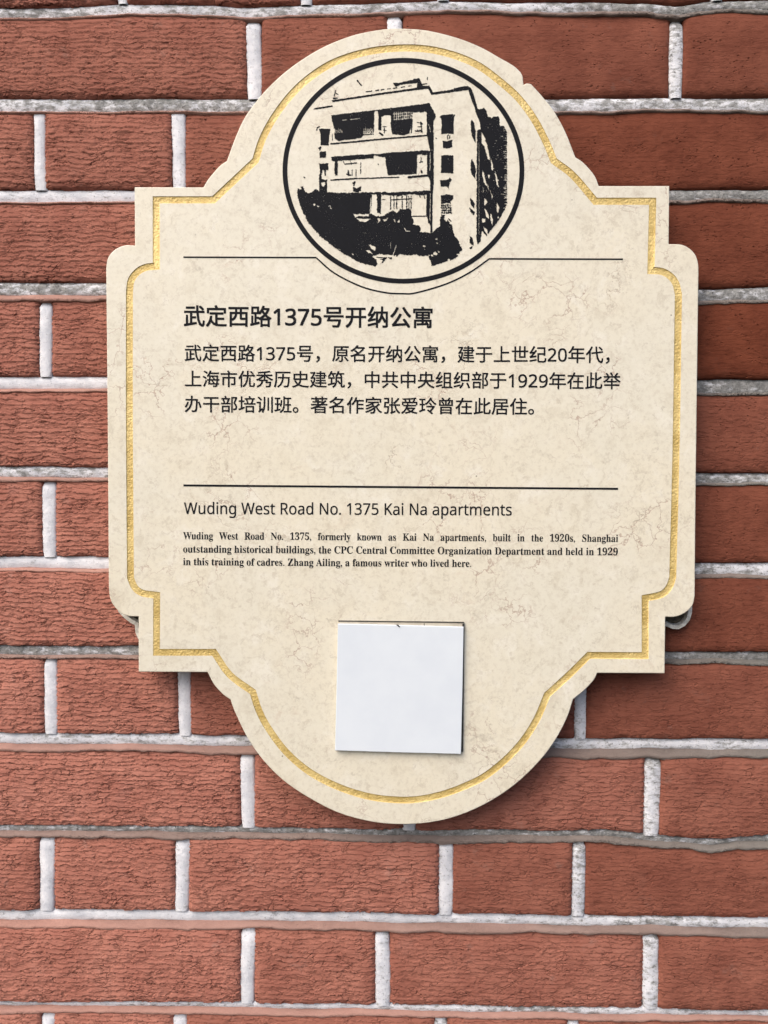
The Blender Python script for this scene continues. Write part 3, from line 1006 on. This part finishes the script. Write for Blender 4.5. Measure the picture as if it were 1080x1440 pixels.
# mullions of the third storey
Wp(box(536.8, 275.8, 547.6, 299.6), .8)
seg((538, 280.8), (541.6, 280.8), 1)
seg((550, 281), (579, 279.6), 1.3)
for a, w in ((549.2, 1.2), (554, 1.1), (558, 1.2), (565.6, 1.2), (572, 1.4), (575, 1), (578, 1.2)):
    seg((a, 276), (a, 294), w, rag=.6)
seg((580.4, 304.2), (600, 304), 1.5)
seg((521.6, 278), (520.4, 300), 1, False, .5); seg((590, 274), (591, 277.6), 1.4); seg((596, 274), (597.4, 279), 1.3)
# right facade windows
B([(617.4, 164.4), (621, 162), (634, 160.6), (640, 161), (640, 162.8), (638.2, 164.4), (638, 188.6), (629, 187.8), (620.4, 188.6), (621, 172), (620, 166)], .3)
seg((629, 191.4), (630.6, 189.8), 1.2); seg((632.6, 191), (632, 195), 1.3); seg((629, 192), (629.6, 195.6), 1.3)
B([(621.4, 197.6), (628, 198.8), (636.8, 196.4), (635.6, 200), (636, 206.6), (630, 208.8), (623.4, 208.2), (622.8, 203)], .5)
B([(620.4, 219), (629, 217.8), (637.8, 218.6), (637.4, 243.6), (620, 243)], .3)
B([(618.6, 253.4), (631, 252.4), (632.6, 249), (634, 251.6), (636, 253), (632, 256.6), (631.2, 266.4), (628.4, 262.8), (620, 262.2)], .5)
B([(619.6, 275.4), (628, 273.4), (637.8, 275), (637, 280), (633, 284), (634, 287), (628, 285), (620.4, 287.4)], .5)
for i in range(5):
    seg((621 + i * 3, 288), (622 + i * 3, 300), 1.3, rag=1.1)
for j in range(4):
    seg((620, 289.4 + j * 3.3), (635, 289 + j * 3.3), 1.1, rag=1.1)
seg((631, 308), (634, 311), 1.8); seg((613, 194), (613.6, 194.4), 1.4)
# side wall slits
for q in ([(664, 168), (666, 171.6), (669, 184), (669, 200.6), (665, 195), (662, 183), (662, 171)], [(663.6, 223.6), (667, 230), (669.2, 238), (668.4, 252), (663, 245), (661.6, 236), (662, 226)],
          [(661.6, 278), (668, 286.6), (666.6, 293), (661.4, 287)], [(660.4, 291.6), (668, 298), (666.6, 303), (661, 297.4)], [(660.6, 331.4), (663.4, 334), (666.6, 341), (666, 345.6), (660, 341)], [(659.6, 348.6), (664.4, 346), (663.4, 349.4), (661, 350)]):
    B(q, .5)
# receding side with the darker block behind
B([(668, 152), (674, 154), (680.4, 151.4), (684.4, 157), (686, 164), (692, 166.4), (694, 163.6), (701.6, 163.6), (703, 169), (702.6, 177.6), (712.4, 177), (713, 185), (712.8, 288), (708, 298), (703.4, 306.6), (696, 317), (690, 324.4), (684, 332.2), (677.6, 325), (675.6, 340), (671.6, 343.4), (670, 338),
   (670.4, 240), (671, 182.6), (674.6, 181), (668.4, 160)], .6)
Wp([(666, 156), (669, 158), (674.4, 172), (675.6, 182), (671, 181.6), (666.6, 170)], .3)
for q in ([(677, 186), (681, 192), (686, 208), (689, 224.6), (686, 224), (680.6, 205), (676.8, 202)], [(690, 222), (693, 232), (693.4, 241), (690.6, 238)], [(677.6, 239), (680, 243), (685, 262), (681, 257), (678, 248)], [(686, 245), (688.4, 246), (688, 251.6), (686.4, 250)],
          [(696, 240), (699, 249), (701.8, 264), (698.4, 260), (696.6, 250)], [(684.6, 258), (687, 262), (687.6, 270)], [(679, 263), (680, 270), (678.6, 272)], [(681, 278), (686, 284), (683, 288), (680.6, 288.6)], [(681.6, 292), (686.6, 300), (687.4, 308.6), (683, 304)],
          [(689, 266), (692.6, 276), (692, 280)], [(690, 299), (693, 309), (692.8, 317), (689.4, 309)], [(698.4, 284), (701.8, 291), (700.4, 300), (698.4, 297)], [(678, 307), (683, 307.4), (682.6, 312.6), (678, 313.4)], [(679.6, 318), (682, 321), (685.4, 323), (685.6, 330), (681.6, 326)],
          [(699.6, 303), (702, 306), (700, 309)]):
    Wp(q, .5)
r_ = np.random.default_rng(9)
for y_ in np.arange(181, 296, 2.3):
    l = r_.uniform(1.5, 6)
    if r_.random() < .75:
        seg((713.5, y_), (713.5 - l, y_ + r_.uniform(-1, 1)), .9, False, .7)
for i in range(26):
    a = r_.uniform(690, 708); b = r_.uniform(182, 275)
    seg((a, b), (a + r_.uniform(-1, 2.5), b + r_.uniform(-.6, .6)), .8, False, .9)
seg((673.6, 200), (673.4, 330), .5, False, .5)
RAS &= ((gx - cx) / (rx - 10)) ** 2 + ((gy_ - cy) / (ry - 9)) ** 2 < 1.0
# a print on stone: pin-hole wear
wear = (vnoise(21, 2.0) > .965) & (vnoise(22, 40) > .45)
RAS[wear] = False

# merge the raster into rectangles
rects = []
open_ = {}
for r in range(RH + 1):
    runs = set()
    if r < RH:
        row = RAS[r]
        d = np.diff(np.concatenate(([0], row.astype(np.int8), [0])))
        for a, b in zip(np.where(d == 1)[0], np.where(d == -1)[0]):
            runs.add((int(a), int(b)))
    for key in list(open_):
        if key not in runs:
            rects.append((key[0], open_.pop(key), key[1], r))
    for key in runs:
        open_.setdefault(key, r)
V = []; F = []
for a, r0, b, r1 in rects:
    q = [P(X0 + a / RS, Y0 + r0 / RS, FRONT), P(X0 + b / RS, Y0 + r0 / RS, FRONT), P(X0 + b / RS, Y0 + r1 / RS, FRONT), P(X0 + a / RS, Y0 + r1 / RS, FRONT)]
    i = len(V)
    V += [L3(p, INK_Y) for p in q]
    F.append((i, i + 3, i + 2, i + 1))
print('picture rectangles', len(rects), 'bricks', brick_n)
pp.append(link('building_picture', V, F, M_INK, plaque))


# --- lettering (Blender's own font, turned into meshes)
def sans(s):
    o = ''
    for ch in s:
        if 'A' <= ch <= 'Z': o += chr(0x1D5A0 + ord(ch) - 65)
        elif 'a' <= ch <= 'z': o += chr(0x1D5BA + ord(ch) - 97)
        elif '0' <= ch <= '9': o += chr(0x1D7E2 + ord(ch) - 48)
        else: o += ch
    return o


def serif(s):
    o = ''
    for ch in s:
        if 'A' <= ch <= 'Z': o += chr(0x1D400 + ord(ch) - 65)
        elif 'a' <= ch <= 'z': o += chr(0x1D41A + ord(ch) - 97)
        elif '0' <= ch <= '9': o += chr(0x1D7CE + ord(ch) - 48)
        else: o += ch
    return o


def glyph_mesh(body, off=0.0, word=1.0):
    cu = bpy.data.curves.new('lettering', 'FONT')
    cu.body = body; cu.size = 1.0; cu.offset = off; cu.resolution_u = 3
    cu.space_word = word
    ob = bpy.data.objects.new('lettering', cu)
    COL.objects.link(ob)
    dg = bpy.context.evaluated_depsgraph_get()
    dg.update()
    me = bpy.data.meshes.new_from_object(ob.evaluated_get(dg))
    n = len(me.vertices)
    co = np.zeros(n * 3, dtype=np.float32); me.vertices.foreach_get('co', co)
    fs = [tuple(p.vertices) for p in me.polygons]
    bpy.data.objects.remove(ob); bpy.data.meshes.remove(me); bpy.data.curves.remove(cu)
    return co.reshape(-1, 3), fs


def text_line(name, body, left, right, capref, cap_px, off=0.0, word_fit=None, bold=0.0):
    """left/right: baseline end points in survey pixels; capref: letter whose height is cap_px"""
    co, fs = glyph_mesh(body, off)
    cc, _ = glyph_mesh(capref)
    sy = cap_px * .000625 / float(cc[:, 1].max() - cc[:, 1].min())
    a = np.array(P(*left, FRONT)); b = np.array(P(*right, FRONT))
    wd = float(np.linalg.norm(b - a))
    if word_fit:
        # keep the letters' own width, widen the spaces instead
        sx = word_fit * .000625
        lo, hi = .3, 6.0
        for _ in range(14):
            mid = .5 * (lo + hi)
            co, fs = glyph_mesh(body, off, mid)
            if (co[:, 0].max() - co[:, 0].min()) * sx < wd: lo = mid
            else: hi = mid
    sx = wd / float(co[:, 0].max() - co[:, 0].min())
    print(name, 'sx px', round(sx / .000625, 2), 'sy px', round(sy / .000625, 2))
    e = (b - a) / wd; nn = np.array([-e[1], e[0]])
    x = (co[:, 0] - co[:, 0].min()) * sx; y = co[:, 1] * sy
    q = a[None, :] + x[:, None] * e[None, :] + y[:, None] * nn[None, :]
    V = [(float(u), INK_Y, float(v)) for u, v in q]
    if bold:
        d = bold * sx
        nv = len(V); base_v = list(V); base_f = list(fs)
        V = []; fs = []
        for c_, (du, dv) in enumerate(((-d, -d), (d, -d), (-d, d), (d, d))):
            V += [(a_ + du, b_ - c_ * 1.5e-5, e_ + dv) for a_, b_, e_ in base_v]
            fs += [tuple(i + c_ * nv for i in f) for f in base_f]
    F = []
    for f in fs:
        p0, p1, p2 = Vector(V[f[0]]), Vector(V[f[1]]), Vector(V[f[2]])
        F.append(f)
    o = link(name, V, F, M_INK, plaque)
    if len(o.data.polygons) and sum(p.normal.y * p.area for p in o.data.polygons) > 0:
        o.data.flip_normals()
    pp.append(o)
    return o


text_line('title_text', '武定西路' + sans('1375') + '号开纳公寓', (259, 456.2), (607.6, 458.6), '开', 27, bold=.016)
text_line('chinese_text', '武定西路' + sans('1375') + '号，原名开纳公寓，建于上世纪' + sans('20') + '年代，', (260, 505.8), (857, 508.6), '开', 21.5, bold=.010)
text_line('chinese_text', '上海市优秀历史建筑，中共中央组织部于' + sans('1929') + '年在此举', (260.4, 542), (872.2, 545.4), '开', 21.5, bold=.010)
text_line('chinese_text', '办干部培训班。著名作家张爱玲曾在此居住。', (260, 577.5), (750.6, 581.4), '开', 21.5, bold=.010)
text_line('english_heading', sans('Wuding West Road No. 1375 Kai Na apartments'), (259, 722.6), (719.4, 724.8), sans('W'), 16.2, bold=.007)
text_line('english_text', serif('Wuding West Road No. 1375, formerly known as Kai Na apartments, built in the 1920s, Shanghai'), (257.6, 758.2), (869, 762.0), serif('W'), 10.4, .000, 12.6, bold=.003)
text_line('english_text', serif('outstanding historical buildings, the CPC Central Committee Organization Department and held in 1929'), (257.6, 776.8), (868.6, 780.8), serif('W'), 10.4, .000, bold=.003)
text_line('english_text', serif('in this training of cadres. Zhang Ailing, a famous writer who lived here.'), (257.6, 794.6), (662.6, 797.2), serif('W'), 10.4, .000, bold=.003)
keep_world(plaque, pp)

# ------------------------------------------------------------------ small blank panel glued on the plaque
PB = FRONT + .0012
bx_ = P(562, 1058, FRONT)
panel = thing('glued_panel', 'small square pale blue-white plastic panel glued low on the cream stone plaque', 'panel', Vector((bx_[0], YF, bx_[1])))
qq = []


def plate(name, px, y_back, y_front, mat, bev=.0003):
    d = -y_front
    q = [np.array(P(a, b, d)) for a, b in px]
    V = [L3(p, y_back) for p in q] + [L3(p, y_front + bev) for p in q] + [L3(p, y_front) for p in offset(q, -bev)]
    n = len(q); F = []
    for r in range(2):
        for i in range(n):
            j = (i + 1) % n
            F.append((r * n + i, r * n + j, (r + 1) * n + j, (r + 1) * n + i))
    F.append(tuple(range(2 * n, 3 * n)))
    F.append(tuple(reversed(range(n))))
    o = link(name, V, F, mat, panel)
    bm = bmesh.new(); bm.from_mesh(o.data); bmesh.ops.recalc_face_normals(bm, faces=bm.faces); bm.to_mesh(o.data); bm.free()
    qq.append(o)
    return o


plate('backing_board', [(476, 873.6), (564, 874.6), (651.8, 876), (650.6, 1057), (473, 1053)], YF + .00005, YF - .0018, M_BACK)
plate('adhesive_edge', [(475.6, 872.9), (652.6, 874.9), (652.6, 876.2), (475.6, 874.1)], YF + .00005, YF - .0021, M_DARK, .0001)
plate('adhesive_edge', [(650.2, 877.4), (653.1, 877.4), (651.2, 1057.4), (648.4, 1057.2)], YF + .00005, YF - .0021, M_DARK, .0001)
plate('adhesive_edge', [(596.0, 876.4), (597, 876.4), (597, 881), (596, 881)], YF + .00005, YF - .0021, M_DARK, .0001)
plate('face_sheet', [(475, 877.4), (563, 879.4), (652, 881.8), (650.4, 970), (648.3, 1060.4), (560, 1058.2), (471, 1055.4), (473.4, 960)], YF - .0020, YF - .0046, M_SHEET)
plate('tape_scrap', [(557, 878.6), (559.6, 878.4), (563, 881.6), (561.4, 882.2)], YF - .0040, YF - .0050, M_DARK, .0001)
keep_world(panel, qq)
